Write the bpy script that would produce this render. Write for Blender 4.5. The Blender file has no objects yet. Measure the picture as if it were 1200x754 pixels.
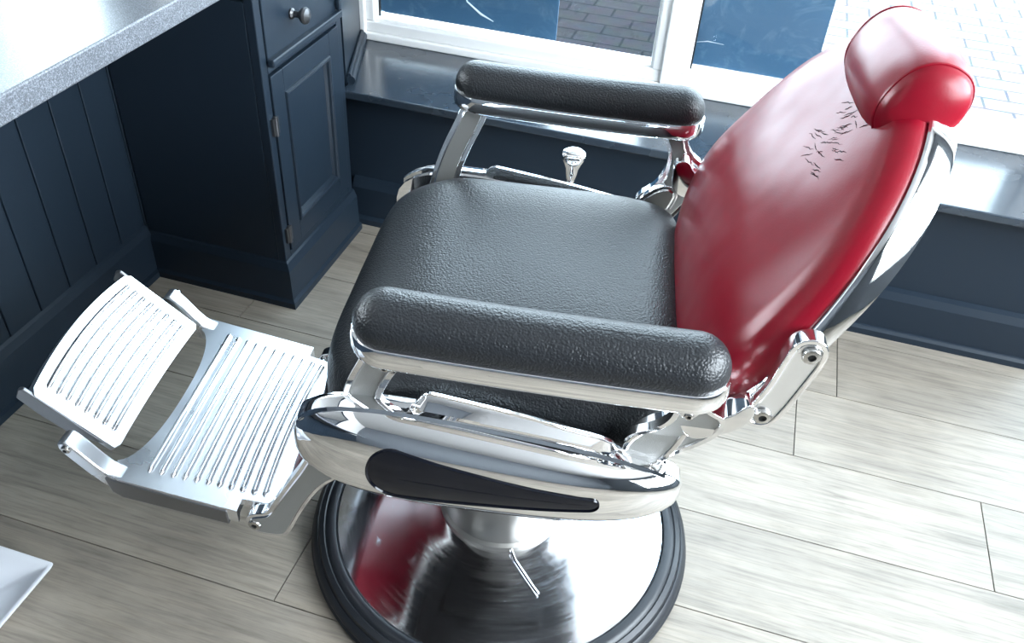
import bpy, bmesh, math, random
from mathutils import Vector, Matrix, Euler
random.seed(7)
scn = bpy.context.scene
COL = scn.collection
PI = math.pi

# ------------------------------------------------------------------ materials
def new_mat(name):
    m = bpy.data.materials.new(name); m.use_nodes = True
    nt = m.node_tree; b = nt.nodes['Principled BSDF']
    return m, nt, b
def N(nt, t, **kw):
    n = nt.nodes.new(t)
    for k, v in kw.items():
        if k in n.inputs: n.inputs[k].default_value = v
        else: setattr(n, k, v)
    return n
def pmat(name, col, rough=.5, metal=0., coat=0., bump=None, spec=.5, coat_rough=.05, rough_var=0.):
    m, nt, b = new_mat(name)
    b.inputs['Base Color'].default_value = (*col, 1)
    b.inputs['Roughness'].default_value = rough
    b.inputs['Metallic'].default_value = metal
    b.inputs['Coat Weight'].default_value = coat
    b.inputs['Coat Roughness'].default_value = coat_rough
    b.inputs['Specular IOR Level'].default_value = spec
    if bump or rough_var:
        tc = N(nt, 'ShaderNodeTexCoord')
        if bump:
            kind, scale, strength, dist = bump
            if kind == 'leather':
                t = N(nt, 'ShaderNodeTexVoronoi', Scale=scale); t.feature = 'SMOOTH_F1'
                n2 = N(nt, 'ShaderNodeTexNoise', Scale=scale*.6, Detail=3)
                mx = N(nt, 'ShaderNodeMath', operation='MULTIPLY'); 
                nt.links.new(tc.outputs['Object'], t.inputs['Vector']); nt.links.new(tc.outputs['Object'], n2.inputs['Vector'])
                nt.links.new(t.outputs['Distance'], mx.inputs[0]); nt.links.new(n2.outputs['Fac'], mx.inputs[1]); h = mx.outputs[0]
            else:
                t = N(nt, 'ShaderNodeTexNoise', Scale=scale, Detail=4); nt.links.new(tc.outputs['Object'], t.inputs['Vector']); h = t.outputs['Fac']
            bp = N(nt, 'ShaderNodeBump', Strength=strength, Distance=dist)
            if kind == 'leather': bp.invert = True
            nt.links.new(h, bp.inputs['Height']); nt.links.new(bp.outputs['Normal'], b.inputs['Normal'])
        if rough_var:
            t2 = N(nt, 'ShaderNodeTexNoise', Scale=9, Detail=5); nt.links.new(tc.outputs['Object'], t2.inputs['Vector'])
            mr = N(nt, 'ShaderNodeMapRange'); mr.inputs[1].default_value = .35; mr.inputs[2].default_value = .65
            mr.inputs[3].default_value = rough - rough_var; mr.inputs[4].default_value = rough + rough_var
            nt.links.new(t2.outputs['Fac'], mr.inputs[0]); nt.links.new(mr.outputs[0], b.inputs['Roughness'])
    return m

M = {}
M['chrome'] = pmat('chrome', (.90, .90, .91), .06, 1, rough_var=.03)
M['chrome_clean'] = pmat('chrome_clean', (.92, .92, .93), .035, 1)
M['cast'] = pmat('cast_metal', (.27, .27, .26), .5, .55, bump=('noise', 900, .5, .001))
M['steel'] = pmat('worn_steel', (.36, .345, .32), .42, 1, bump=('noise', 60, .08, .002), rough_var=.08)
M['alu'] = pmat('polished_aluminium', (.86, .87, .89), .30, 1, rough_var=.04)
M['alu_dark'] = pmat('aluminium_edge', (.24, .24, .25), .40, 1)
M['bolt'] = pmat('bolt_steel', (.55, .54, .52), .25, 1)
M['socket'] = pmat('bolt_socket_black', (.01, .01, .01), .5)
M['black_leather'] = pmat('black_leather', (.010, .0115, .014), .40, 0, bump=('leather', 400, .8, .0018), spec=.5)
M['rubber'] = pmat('black_rubber', (.012, .014, .018), .38, bump=('noise', 80, .1, .002))
M['black_gloss'] = pmat('black_gloss_plastic', (.004, .005, .009), .10, spec=.3)
M['black_metal'] = pmat('black_metal', (.012, .012, .013), .45)
M['navy'] = pmat('navy_paint', (.013, .0215, .033), .36, coat=.05, bump=('noise', 35, .05, .003), coat_rough=.25, spec=.22)
M['navy_sill'] = pmat('navy_sill_paint', (.022, .033, .047), .26, coat=.5, bump=('noise', 30, .05, .003), coat_rough=.2, rough_var=.05)
M['white_paint'] = pmat('white_gloss_paint', (.80, .80, .79), .32, bump=('noise', 25, .05, .002))
M['wall_paint'] = pmat('wall_paint', (.72, .72, .70), .7, bump=('noise', 200, .05, .001))
M['wall_dark'] = pmat('dark_wall_paint', (.09, .10, .115), .6, bump=('noise', 200, .05, .001))
M['ceiling_paint'] = pmat('ceiling_paint', (.30, .30, .30), .8, bump=('noise', 200, .05, .001))
M['dark_wood'] = pmat('dark_brown_wood', (.018, .012, .009), .5)
M['card'] = pmat('white_card', (.80, .82, .86), .5)
M['knob'] = pmat('pewter_knob', (.12, .12, .125), .33, .85)
M['gasket'] = pmat('window_gasket', (.012, .014, .016), .5)
M['shade_block_mat'] = pmat('shade_block_grey', (.35, .33, .31), .8)
M['mirror'] = pmat('mirror_glass', (.92, .93, .93), .02, 1)
M['ink'] = pmat('grey_ink', (.2, .2, .22), .6)

def red_leather(name, wrinkle):
    m, nt, b = new_mat(name)
    b.inputs['Base Color'].default_value = (.21, .001, .011, 1)
    b.inputs['Roughness'].default_value = .36
    b.inputs['Specular IOR Level'].default_value = .33
    b.inputs['Coat Weight'].default_value = .1; b.inputs['Coat Roughness'].default_value = .2
    tc = N(nt, 'ShaderNodeTexCoord')
    n = N(nt, 'ShaderNodeTexNoise', Scale=7, Detail=2); nt.links.new(tc.outputs['Object'], n.inputs['Vector'])
    b1 = N(nt, 'ShaderNodeBump', Strength=.25, Distance=.02); nt.links.new(n.outputs['Fac'], b1.inputs['Height'])
    v = N(nt, 'ShaderNodeTexVoronoi', Scale=420); nt.links.new(tc.outputs['Object'], v.inputs['Vector'])
    b2 = N(nt, 'ShaderNodeBump', Strength=.05, Distance=.001); nt.links.new(v.outputs['Distance'], b2.inputs['Height'])
    nt.links.new(b1.outputs['Normal'], b2.inputs['Normal'])
    nt.links.new(b2.outputs['Normal'], b.inputs['Normal'])
    r = N(nt, 'ShaderNodeTexNoise', Scale=14, Detail=4); nt.links.new(tc.outputs['Object'], r.inputs['Vector'])
    mr = N(nt, 'ShaderNodeMapRange'); mr.inputs[3].default_value = .24; mr.inputs[4].default_value = .40
    nt.links.new(r.outputs['Fac'], mr.inputs[0]); nt.links.new(mr.outputs[0], b.inputs['Roughness'])
    return m
M['red_leather'] = red_leather('red_leather', True)
M['red_panel'] = pmat('red_vinyl_panel', (.16, .004, .014), .32, coat=.2)
M['crease'] = pmat('crease_shade', (.02, .002, .004), .8, spec=.05)

def wood_mat():
    m, nt, b = new_mat('grey_oak_laminate')
    L = nt.links
    tc = N(nt, 'ShaderNodeTexCoord'); at = N(nt, 'ShaderNodeAttribute', attribute_name='tone')
    add = N(nt, 'ShaderNodeVectorMath', operation='MULTIPLY_ADD')
    L.new(at.outputs['Color'], add.inputs[0]); add.inputs[1].default_value = (17, 9, 0); L.new(tc.outputs['Object'], add.inputs[2])
    mp = N(nt, 'ShaderNodeMapping'); mp.inputs['Scale'].default_value = (2.2, 26, 1); L.new(add.outputs[0], mp.inputs[0])
    n1 = N(nt, 'ShaderNodeTexNoise', Scale=1.6, Detail=8, Roughness=.65, Distortion=.8); L.new(mp.outputs[0], n1.inputs['Vector'])
    mp2 = N(nt, 'ShaderNodeMapping'); mp2.inputs['Scale'].default_value = (6, 130, 1); L.new(add.outputs[0], mp2.inputs[0])
    n2 = N(nt, 'ShaderNodeTexNoise', Scale=1.5, Detail=5, Roughness=.6, Distortion=.3); L.new(mp2.outputs[0], n2.inputs['Vector'])
    n3 = N(nt, 'ShaderNodeTexNoise', Scale=4.5, Detail=5, Roughness=.55); L.new(add.outputs[0], n3.inputs['Vector'])
    cr = N(nt, 'ShaderNodeValToRGB'); e = cr.color_ramp.elements
    e[0].position = .28; e[0].color = (.24, .210, .175, 1); e[1].position = .66; e[1].color = (.43, .375, .305, 1)
    x = e.new(.45); x.color = (.345, .305, .255, 1)
    L.new(n1.outputs['Fac'], cr.inputs[0])
    mx = N(nt, 'ShaderNodeMix', data_type='RGBA', blend_type='MULTIPLY'); mx.inputs[0].default_value = .55
    cr2 = N(nt, 'ShaderNodeValToRGB'); cr2.color_ramp.elements[0].position = .34; cr2.color_ramp.elements[0].color = (.60, .585, .57, 1)
    cr2.color_ramp.elements[1].position = .52; cr2.color_ramp.elements[1].color = (1, 1, 1, 1)
    L.new(n2.outputs['Fac'], cr2.inputs[0]); L.new(cr.outputs[0], mx.inputs[6]); L.new(cr2.outputs[0], mx.inputs[7])
    mx2 = N(nt, 'ShaderNodeMix', data_type='RGBA', blend_type='MULTIPLY'); mx2.inputs[0].default_value = .55
    cr3 = N(nt, 'ShaderNodeValToRGB'); cr3.color_ramp.elements[0].position = .36; cr3.color_ramp.elements[0].color = (.66, .65, .64, 1)
    cr3.color_ramp.elements[1].position = .58; cr3.color_ramp.elements[1].color = (1, 1, 1, 1)
    L.new(n3.outputs['Fac'], cr3.inputs[0]); L.new(mx.outputs[2], mx2.inputs[6]); L.new(cr3.outputs[0], mx2.inputs[7])
    hv = N(nt, 'ShaderNodeHueSaturation'); L.new(mx2.outputs[2], hv.inputs['Color'])
    mr = N(nt, 'ShaderNodeMapRange'); mr.inputs[3].default_value = .74; mr.inputs[4].default_value = .92
    sp = N(nt, 'ShaderNodeSeparateColor'); L.new(at.outputs['Color'], sp.inputs[0]); L.new(sp.outputs[0], mr.inputs[0]); L.new(mr.outputs[0], hv.inputs['Value'])
    L.new(hv.outputs[0], b.inputs['Base Color'])
    b.inputs['Roughness'].default_value = .46
    bp = N(nt, 'ShaderNodeBump', Strength=.12, Distance=.002); L.new(n2.outputs['Fac'], bp.inputs['Height']); L.new(bp.outputs['Normal'], b.inputs['Normal'])
    return m
M['floor'] = wood_mat()
M['floor_gap'] = pmat('floor_joint', (.03, .027, .024), .8)

def counter_mat():
    m, nt, b = new_mat('speckled_grey_laminate'); L = nt.links
    tc = N(nt, 'ShaderNodeTexCoord')
    v = N(nt, 'ShaderNodeTexNoise', Scale=520, Detail=2, Roughness=.6); L.new(tc.outputs['Object'], v.inputs['Vector'])
    cr = N(nt, 'ShaderNodeValToRGB'); e = cr.color_ramp.elements
    e[0].position = .38; e[0].color = (.07, .075, .085, 1); e[1].position = .68; e[1].color = (.26, .28, .31, 1)
    x = e.new(.52); x.color = (.125, .135, .155, 1)
    L.new(v.outputs['Fac'], cr.inputs[0]); L.new(cr.outputs[0], b.inputs['Base Color'])
    b.inputs['Roughness'].default_value = .30
    b.inputs['Coat Weight'].default_value = .3; b.inputs['Coat Roughness'].default_value = .18
    return m
M['counter'] = counter_mat()

def glass_mat():
    m, nt, b = new_mat('window_glass'); L = nt.links
    nt.nodes.remove(b); out = nt.nodes['Material Output']
    tr = N(nt, 'ShaderNodeBsdfTransparent'); tr.inputs[0].default_value = (.90, .95, .97, 1)
    gl = N(nt, 'ShaderNodeBsdfGlossy'); gl.inputs['Roughness'].default_value = .02
    fr = N(nt, 'ShaderNodeFresnel', IOR=1.5)
    ge = N(nt, 'ShaderNodeNewGeometry'); im = N(nt, 'ShaderNodeMapRange'); im.inputs[3].default_value = 1.5; im.inputs[4].default_value = 1/1.5
    L.new(ge.outputs['Backfacing'], im.inputs[0]); L.new(im.outputs[0], fr.inputs['IOR'])
    mx = N(nt, 'ShaderNodeMixShader'); L.new(fr.outputs[0], mx.inputs[0]); L.new(tr.outputs[0], mx.inputs[1]); L.new(gl.outputs[0], mx.inputs[2])
    # faint smears of dried cleaning liquid
    tc = N(nt, 'ShaderNodeTexCoord')
    mp = N(nt, 'ShaderNodeMapping'); mp.inputs['Scale'].default_value = (5, 1, 9); L.new(tc.outputs['Object'], mp.inputs[0])
    n = N(nt, 'ShaderNodeTexNoise', Scale=1.6, Detail=9, Roughness=.72, Distortion=2.2); L.new(mp.outputs[0], n.inputs['Vector'])
    mr = N(nt, 'ShaderNodeMapRange'); mr.inputs[1].default_value = .52; mr.inputs[2].default_value = .85; mr.inputs[3].default_value = .0; mr.inputs[4].default_value = .02
    L.new(n.outputs['Fac'], mr.inputs[0])
    df = N(nt, 'ShaderNodeBsdfTranslucent'); df.inputs[0].default_value = (.8, .88, .95, 1)
    m2 = N(nt, 'ShaderNodeMixShader'); L.new(mr.outputs[0], m2.inputs[0]); L.new(mx.outputs[0], m2.inputs[1]); L.new(df.outputs[0], m2.inputs[2])
    L.new(m2.outputs[0], out.inputs[0])
    return m
M['glass'] = glass_mat()

def film_mat():
    m, nt, b = new_mat('blue_window_film'); L = nt.links
    tc = N(nt, 'ShaderNodeTexCoord')
    mp = N(nt, 'ShaderNodeMapping'); mp.inputs['Scale'].default_value = (7, 1, 10); mp.inputs['Rotation'].default_value = (0, .6, 0); L.new(tc.outputs['Object'], mp.inputs[0])
    n = N(nt, 'ShaderNodeTexNoise', Scale=1.3, Detail=8, Roughness=.7, Distortion=2.6); L.new(mp.outputs[0], n.inputs['Vector'])
    cr = N(nt, 'ShaderNodeValToRGB'); e = cr.color_ramp.elements
    e[0].position = .52; e[0].color = (.085, .17, .27, 1); e[1].position = .98; e[1].color = (.26, .37, .48, 1)
    L.new(n.outputs['Fac'], cr.inputs[0]); L.new(cr.outputs[0], b.inputs['Base Color'])
    b.inputs['Roughness'].default_value = .25
    tl = N(nt, 'ShaderNodeBsdfTranslucent'); tl.inputs[0].default_value = (.30, .52, .78, 1)
    mx = N(nt, 'ShaderNodeMixShader'); mx.inputs[0].default_value = .06
    L.new(b.outputs[0], mx.inputs[1]); L.new(tl.outputs[0], mx.inputs[2]); L.new(mx.outputs[0], nt.nodes['Material Output'].inputs[0])
    return m
M['film'] = film_mat()
M['scratch'] = pmat('white_scratch', (.8, .84, .88), .6)

def paver_mat():
    m, nt, b = new_mat('block_paving'); L = nt.links
    tc = N(nt, 'ShaderNodeTexCoord')
    br = N(nt, 'ShaderNodeTexBrick'); L.new(tc.outputs['Object'], br.inputs['Vector'])
    br.inputs['Scale'].default_value = 1; br.inputs['Brick Width'].default_value = .215; br.inputs['Row Height'].default_value = .115
    br.inputs['Mortar Size'].default_value = .006; br.inputs['Mortar Smooth'].default_value = .2; br.inputs['Bias'].default_value = 0
    br.inputs['Color1'].default_value = (.034, .033, .037, 1); br.inputs['Color2'].default_value = (.042, .040, .045, 1); br.inputs['Mortar'].default_value = (.013, .016, .02, 1)
    n = N(nt, 'ShaderNodeTexNoise', Scale=14, Detail=5); L.new(tc.outputs['Object'], n.inputs['Vector'])
    mx = N(nt, 'ShaderNodeMix', data_type='RGBA', blend_type='MULTIPLY'); mx.inputs[0].default_value = .5
    L.new(br.outputs['Color'], mx.inputs[6]); L.new(n.outputs['Color'], mx.inputs[7])
    gm = N(nt, 'ShaderNodeGamma'); gm.inputs[1].default_value = 1
    L.new(mx.outputs[2], gm.inputs[0]); L.new(gm.outputs[0], b.inputs['Base Color'])
    b.inputs['Roughness'].default_value = .85; b.inputs['Specular IOR Level'].default_value = .06
    bp = N(nt, 'ShaderNodeBump', Strength=.5, Distance=.01); bp.invert = True; L.new(br.outputs['Fac'], bp.inputs['Height']); L.new(bp.outputs['Normal'], b.inputs['Normal'])
    return m
M['paving'] = paver_mat()

def base_mat():
    m, nt, b = new_mat('scuffed_chrome_disc'); L = nt.links
    b.inputs['Metallic'].default_value = 1; b.inputs['Base Color'].default_value = (.80, .81, .84, 1)
    tc = N(nt, 'ShaderNodeTexCoord')
    # circular wiping scuffs: noise in polar coordinates
    sx = N(nt, 'ShaderNodeSeparateXYZ'); L.new(tc.outputs['Object'], sx.inputs[0])
    ln = N(nt, 'ShaderNodeVectorMath', operation='LENGTH'); L.new(tc.outputs['Object'], ln.inputs[0])
    an = N(nt, 'ShaderNodeMath', operation='ARCTAN2'); L.new(sx.outputs[1], an.inputs[0]); L.new(sx.outputs[0], an.inputs[1])
    cb = N(nt, 'ShaderNodeCombineXYZ'); L.new(ln.outputs['Value'], cb.inputs[0]); L.new(an.outputs[0], cb.inputs[1])
    mp = N(nt, 'ShaderNodeMapping'); mp.inputs['Scale'].default_value = (90, 1.1, 1); L.new(cb.outputs[0], mp.inputs[0])
    n = N(nt, 'ShaderNodeTexNoise', Scale=2, Detail=6, Roughness=.7); L.new(mp.outputs[0], n.inputs['Vector'])
    n2 = N(nt, 'ShaderNodeTexNoise', Scale=7, Detail=4); L.new(tc.outputs['Object'], n2.inputs['Vector'])
    mu = N(nt, 'ShaderNodeMath', operation='MULTIPLY'); L.new(n.outputs['Fac'], mu.inputs[0]); L.new(n2.outputs['Fac'], mu.inputs[1])
    mr = N(nt, 'ShaderNodeMapRange'); mr.inputs[1].default_value = .15; mr.inputs[2].default_value = .45; mr.inputs[3].default_value = .05; mr.inputs[4].default_value = .30
    L.new(mu.outputs[0], mr.inputs[0]); L.new(mr.outputs[0], b.inputs['Roughness'])
    return m
M['base_chrome'] = base_mat()

# ------------------------------------------------------------------ mesh helpers
def link(o, parent=None):
    COL.objects.link(o)
    if parent is not None: o.parent = parent
    return o
def mk(name, bm, mats, parent=None, smooth=True, bevel=0, seg=2, sub=0, loc=None, rot=None, ang=35, wn=False):
    bmesh.ops.recalc_face_normals(bm, faces=bm.faces)
    me = bpy.data.meshes.new(name); bm.to_mesh(me); bm.free()
    if not isinstance(mats, (list, tuple)): mats = [mats]
    for m in mats: me.materials.append(m)
    o = bpy.data.objects.new(name, me)
    if smooth:
        for p in me.polygons: p.use_smooth = True
    if bevel:
        md = o.modifiers.new('Bevel', 'BEVEL'); md.width = bevel; md.segments = seg; md.limit_method = 'ANGLE'; md.angle_limit = math.radians(ang)
        md.harden_normals = False
    if sub:
        md = o.modifiers.new('Subsurf', 'SUBSURF'); md.levels = sub; md.render_levels = sub
    if smooth and not sub:
        try:
            me.set_sharp_from_angle(angle=math.radians(38))
        except Exception: pass
    if wn or bevel:
        md = o.modifiers.new('WN', 'WEIGHTED_NORMAL'); md.keep_sharp = True
    if loc: o.location = loc
    if rot: o.rotation_euler = rot
    return link(o, parent)
def box(bm, x0, x1, y0, y1, z0, z1, mi=0):
    vs = [bm.verts.new((x, y, z)) for z in (z0, z1) for y in (y0, y1) for x in (x0, x1)]
    fs = [(0, 2, 3, 1), (4, 5, 7, 6), (0, 1, 5, 4), (2, 6, 7, 3), (0, 4, 6, 2), (1, 3, 7, 5)]
    r = []
    for f in fs:
        fc = bm.faces.new([vs[i] for i in f]); fc.material_index = mi; r.append(fc)
    return r
def loft(bm, rings, caps=(True, True), closed=True, mi=0):
    vr = [[bm.verts.new(p) for p in r] for r in rings]
    n = len(vr[0])
    for a, b in zip(vr[:-1], vr[1:]):
        for i in range(n if closed else n-1):
            j = (i+1) % n
            f = bm.faces.new((a[i], a[j], b[j], b[i])); f.material_index = mi
    if closed and caps[0]: bm.faces.new(vr[0][::-1]).material_index = mi
    if closed and caps[1]: bm.faces.new(vr[-1]).material_index = mi
    return vr
def lathe(bm, prof, seg=48, c=(0, 0), mi=0, caps=(True, True)):
    rings = [[(c[0]+r*math.cos(2*PI*i/seg), c[1]+r*math.sin(2*PI*i/seg), z) for i in range(seg)] for r, z in prof]
    return loft(bm, rings, caps, mi=mi)
def tube(bm, pts, r, seg=10, mi=0, closed=False):
    pts = [Vector(p) for p in pts]; rr = r if isinstance(r, (list, tuple)) else [r]*len(pts)
    rings = []; n0 = None
    L = len(pts)
    for i, p in enumerate(pts):
        if closed: t = (pts[(i+1) % L]-pts[i-1]).normalized()
        else: t = (pts[min(i+1, L-1)]-pts[max(i-1, 0)]).normalized()
        if n0 is None:
            a = Vector((0, 0, 1)) if abs(t.z) < .9 else Vector((1, 0, 0))
            n0 = (a - t*a.dot(t)).normalized()
        else: n0 = (n0 - t*n0.dot(t)).normalized()
        b = t.cross(n0)
        rings.append([p + rr[i]*(math.cos(2*PI*k/seg)*n0 + math.sin(2*PI*k/seg)*b) for k in range(seg)])
    if closed:
        vr = [[bm.verts.new(q) for q in r_] for r_ in rings]
        for i in range(L):
            a, b2 = vr[i], vr[(i+1) % L]
            # best offset to avoid twist
            best = min(range(seg), key=lambda s: sum((a[k].co-b2[(k+s) % seg].co).length for k in range(seg)))
            for k in range(seg):
                bm.faces.new((a[k], a[(k+1) % seg], b2[(k+1+best) % seg], b2[(k+best) % seg])).material_index = mi
        return
    loft(bm, rings, mi=mi)
def chaikin(p, n=2, closed=True):
    for _ in range(n):
        q = []
        L = len(p)
        rng = range(L) if closed else range(L-1)
        if not closed: q.append(p[0])
        for i in rng:
            a, b = p[i], p[(i+1) % L]
            q.append(tuple(.75*x+.25*y for x, y in zip(a, b))); q.append(tuple(.25*x+.75*y for x, y in zip(a, b)))
        if not closed: q.append(p[-1])
        p = q
    return p
def plate(bm, poly, y0, y1, inset=0, depth=0, mi=0, mi2=1, side=-1):
    """extrude an (x,z) polygon between y0 and y1; optional recessed panel on the outer side"""
    a = [bm.verts.new((x, y0, z)) for x, z in poly]; b = [bm.verts.new((x, y1, z)) for x, z in poly]
    n = len(poly)
    for i in range(n):
        j = (i+1) % n
        bm.faces.new((a[i], a[j], b[j], b[i])).material_index = mi
    fa = bm.faces.new(a[::-1]); fb = bm.faces.new(b); fa.material_index = fb.material_index = mi
    if inset:
        f = fa if (side < 0) == (y0 < y1) else fb
        bm.normal_update()
        r = bmesh.ops.inset_region(bm, faces=[f], thickness=inset, depth=0, use_even_offset=True)
        r2 = bmesh.ops.inset_region(bm, faces=[f], thickness=.0012, depth=-depth if True else depth, use_even_offset=True)
        f.material_index = mi2
def empty(name, loc, rz=0):
    o = bpy.data.objects.new(name, None); COL.objects.link(o); o.location = loc; o.rotation_euler = (0, 0, rz); o.empty_display_size = .1
    return o
def tag(o, label, cat, group=None, kind=None):
    o['label'] = label; o['category'] = cat
    if group: o['group'] = group
    if kind: o['kind'] = kind
    return o
def struct(o, label=None):
    o['kind'] = 'structure'
    return o
def smoothstep(a, b, x):
    t = min(1, max(0, (x-a)/(b-a))); return t*t*(3-2*t)

# ------------------------------------------------------------------ camera (solved from the photograph)
F, YAW, PITCH, ROLL, H = 1015.057, -.246542, .684308, .073329, 1.314067
cy, sy, cp, sp = math.cos(YAW), math.sin(YAW), math.cos(PITCH), math.sin(PITCH)
f_ = Vector((sy*cp, cy*cp, -sp)); r_ = Vector((cy, -sy, 0)); u_ = r_.cross(f_)
cr_, sr_ = math.cos(ROLL), math.sin(ROLL)
r2 = cr_*r_ + sr_*u_; u2 = -sr_*r_ + cr_*u_
cam = bpy.data.cameras.new('camera'); co = bpy.data.objects.new('camera', cam); COL.objects.link(co)
mw = Matrix((r2, u2, -f_)).transposed().to_4x4(); mw.translation = Vector((0, 0, H)); co.matrix_world = mw
cam.sensor_fit = 'HORIZONTAL'; cam.sensor_width = 36; cam.lens = F*36/1200; cam.clip_start = .02
scn.camera = co

# ------------------------------------------------------------------ room shell
XL, XR, YB, ZC = -1.28, 1.95, -2.40, 2.60      # left wall, right wall, rear wall, ceiling
YW = 1.85                                       # face of the panel below the sill
YG = 2.15                                       # window glass
XBR = .79                                       # right end of the bay base

# floor planks
bm = bmesh.new(); tone = []
box(bm, XL-.1, XR+.1, YB-.1, 2.40, -.06, -.004, 1); tone += [(0, 0, 0)]*6
W = .2155; joints = {0: -.556, 2: .646, 4: .366, 1: -.25, 3: -1.0, -1: .15}
for k in range(-15, 8):
    y0 = .7035 + W*k; y1 = y0 + W
    if y1 > 2.40: y1 = 2.40
    if y0 < YB-.1: continue
    j0 = joints.get(k, random.uniform(-.6, .6))
    x = j0 - 1.28*3
    while x < XR+.1:
        a, b = max(x, XL-.1), min(x+1.28, XR+.1)
        if b > a + .01:
            g = .0011
            fs = box(bm, a+g, b-g, y0+g, y1-g, -.004, 0, 0)
            c = (random.random(), random.random(), random.random()); tone += [c]*6
        x += 1.28
me_tone = tone
o = mk('floor', bm, [M['floor'], M['floor_gap']], smooth=False); struct(o)
ca = o.data.color_attributes.new('tone', 'FLOAT_COLOR', 'CORNER')
# recalc may not reorder faces, six per box
i = 0
for p in o.data.polygons:
    c = me_tone[p.index]
    for li in p.loop_indices: ca.data[li].color = (*c, 1)

def wallbox(name, dims, mat, parent=None, bevel=0):
    bm = bmesh.new()
    for d in (dims if isinstance(dims[0], (list, tuple)) else [dims]): box(bm, *d)
    return struct(mk(name, bm, mat, parent, smooth=False, bevel=bevel))

# left wall : tongue and groove panelling below the worktop, plain wall above
bm = bmesh.new()
box(bm, XL-.12, XL-.008, YB, 2.30, 0, ZC, 0)
box(bm, XL-.0079, XL-.0045, YB, 1.84, .05, .789, 1)
y = 1.4385 - .0885*40
while y < 1.83:
    b_ = min(y+.0885, 1.84)
    fs = box(bm, XL-.010, XL, y+.0018, b_-.0018, .10, .79, 1)
    y += .0885
o = mk('wall_left', bm, [M['wall_paint'], M['navy']], smooth=False, bevel=.0018); struct(o)
def skirting(name, path_boxes, mat=M['navy']):
    bm = bmesh.new()
    for d in path_boxes: box(bm, *d)
    return struct(mk(name, bm, mat, smooth=False, bevel=.004, seg=3))
# left skirting: board with a small shoe bead
bm = bmesh.new()
prof = [(0, 0), (.022, 0), (.022, .016), (.014, .020), (.012, .115), (.006, .132), (0, .137)]
vs0 = [[bm.verts.new((XL+dx, yy, z)) for dx, z in prof] for yy in (YB, 1.436)]
for i in range(len(prof)-1): bm.faces.new((vs0[0][i], vs0[0][i+1], vs0[1][i+1], vs0[1][i]))
bm.faces.new(vs0[0]); bm.faces.new(vs0[1][::-1])
struct(mk('baseboard_left', bm, M['navy'], smooth=False))

# rear, right walls, ceiling
wallbox('wall_rear', (XL-.12, XR+.12, YB-.12, YB, 0, ZC), M['wall_dark'])
WR = (-1.0, 1.75, .85, 2.35)      # opening in right wall  y0,y1,z0,z1
wallbox('wall_right', [(XR, XR+.12, YB, WR[0], 0, ZC), (XR, XR+.12, WR[1], 2.30, 0, ZC), (XR, XR+.12, WR[0], WR[1], WR[3], ZC), (XR, XR+.12, WR[0], WR[1], 0, WR[2])], M['wall_dark'])
wallbox('ceiling', (XL-.12, XR+.12, YB-.12, 2.36, ZC, ZC+.12), M['ceiling_paint'])

# window wall: stall riser below the sill, jamb left, head above
bm = bmesh.new()
box(bm, -1.28, XBR, YW, 2.24, 0, .372, 0)                       # riser
box(bm, -1.40, -1.05, 1.8355, 2.24, .0, ZC, 0)                 # left pier
o = mk('wall_window', bm, [M['navy']], smooth=False, bevel=.003); struct(o)
wallbox('wall_head', [(-.925, XR, 2.02, 2.24, 2.20, ZC), (1.79, XR+.02, 2.02, 2.24, 0, 2.20)], M['wall_paint'])
# splayed reveal between the pier and the window
bm = bmesh.new()
pl = [(-.926, 1.8355), (-1.018, 2.125), (-1.018, 2.23), (-1.05, 2.23), (-1.05, 1.8355)]
a = [bm.verts.new((x, y, .392)) for x, y in pl]; b = [bm.verts.new((x, y, ZC)) for x, y in pl]
for i in range(len(pl)): bm.faces.new((a[i], a[(i+1) % len(pl)], b[(i+1) % len(pl)], b[i]))
bm.faces.new(a[::-1]); bm.faces.new(b)
struct(mk('trim_1', bm, M['navy'], smooth=False))
bm = bmesh.new()
tube(bm, [(-.917, 1.842, .402), (-1.008, 2.118, .402)], .011, 12)
tube(bm, [(-.921, 1.842, .413), (-1.012, 2.118, .413)], .006, 10)
struct(mk('trim_2', bm, M['navy']))
# skirting under the sill
bm = bmesh.new()
prof = [(0, 0), (.030, 0), (.030, .016), (.024, .022), (.020, .024), (.020, .108), (.012, .126), (0, .132)]
vs0 = [[bm.verts.new((xx, YW-d, z)) for d, z in prof] for xx in (-.925, XBR+.018)]
for i in range(len(prof)-1): bm.faces.new((vs0[0][i], vs0[0][i+1], vs0[1][i+1], vs0[1][i]))
bm.faces.new(vs0[0]); bm.faces.new(vs0[1][::-1])
vs0 = [[bm.verts.new((XBR+d, yy, z)) for d, z in prof] for yy in (YW-.012, 2.10)]
for i in range(len(prof)-1): bm.faces.new((vs0[0][i], vs0[0][i+1], vs0[1][i+1], vs0[1][i]))
bm.faces.new(vs0[0]); bm.faces.new(vs0[1][::-1])
struct(mk('baseboard_window', bm, M['navy'], smooth=False))
# sill board
bm = bmesh.new()
pl = [(-.926, 1.80), (.60, 1.80), (XBR+.035, 1.80), (XBR+.035, 2.125), (-1.018, 2.125), (-.926, 1.836)]
a = [bm.verts.new((x, y, .372)) for x, y in pl]; b = [bm.verts.new((x, y, .392)) for x, y in pl]
for i in range(len(pl)): bm.faces.new((a[i], a[(i+1) % len(pl)], b[(i+1) % len(pl)], b[i]))
bm.faces.new(a[::-1]); bm.faces.new(b)
struct(mk('trim_3', bm, M['navy_sill'], smooth=False, bevel=.004, seg=3))

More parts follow.
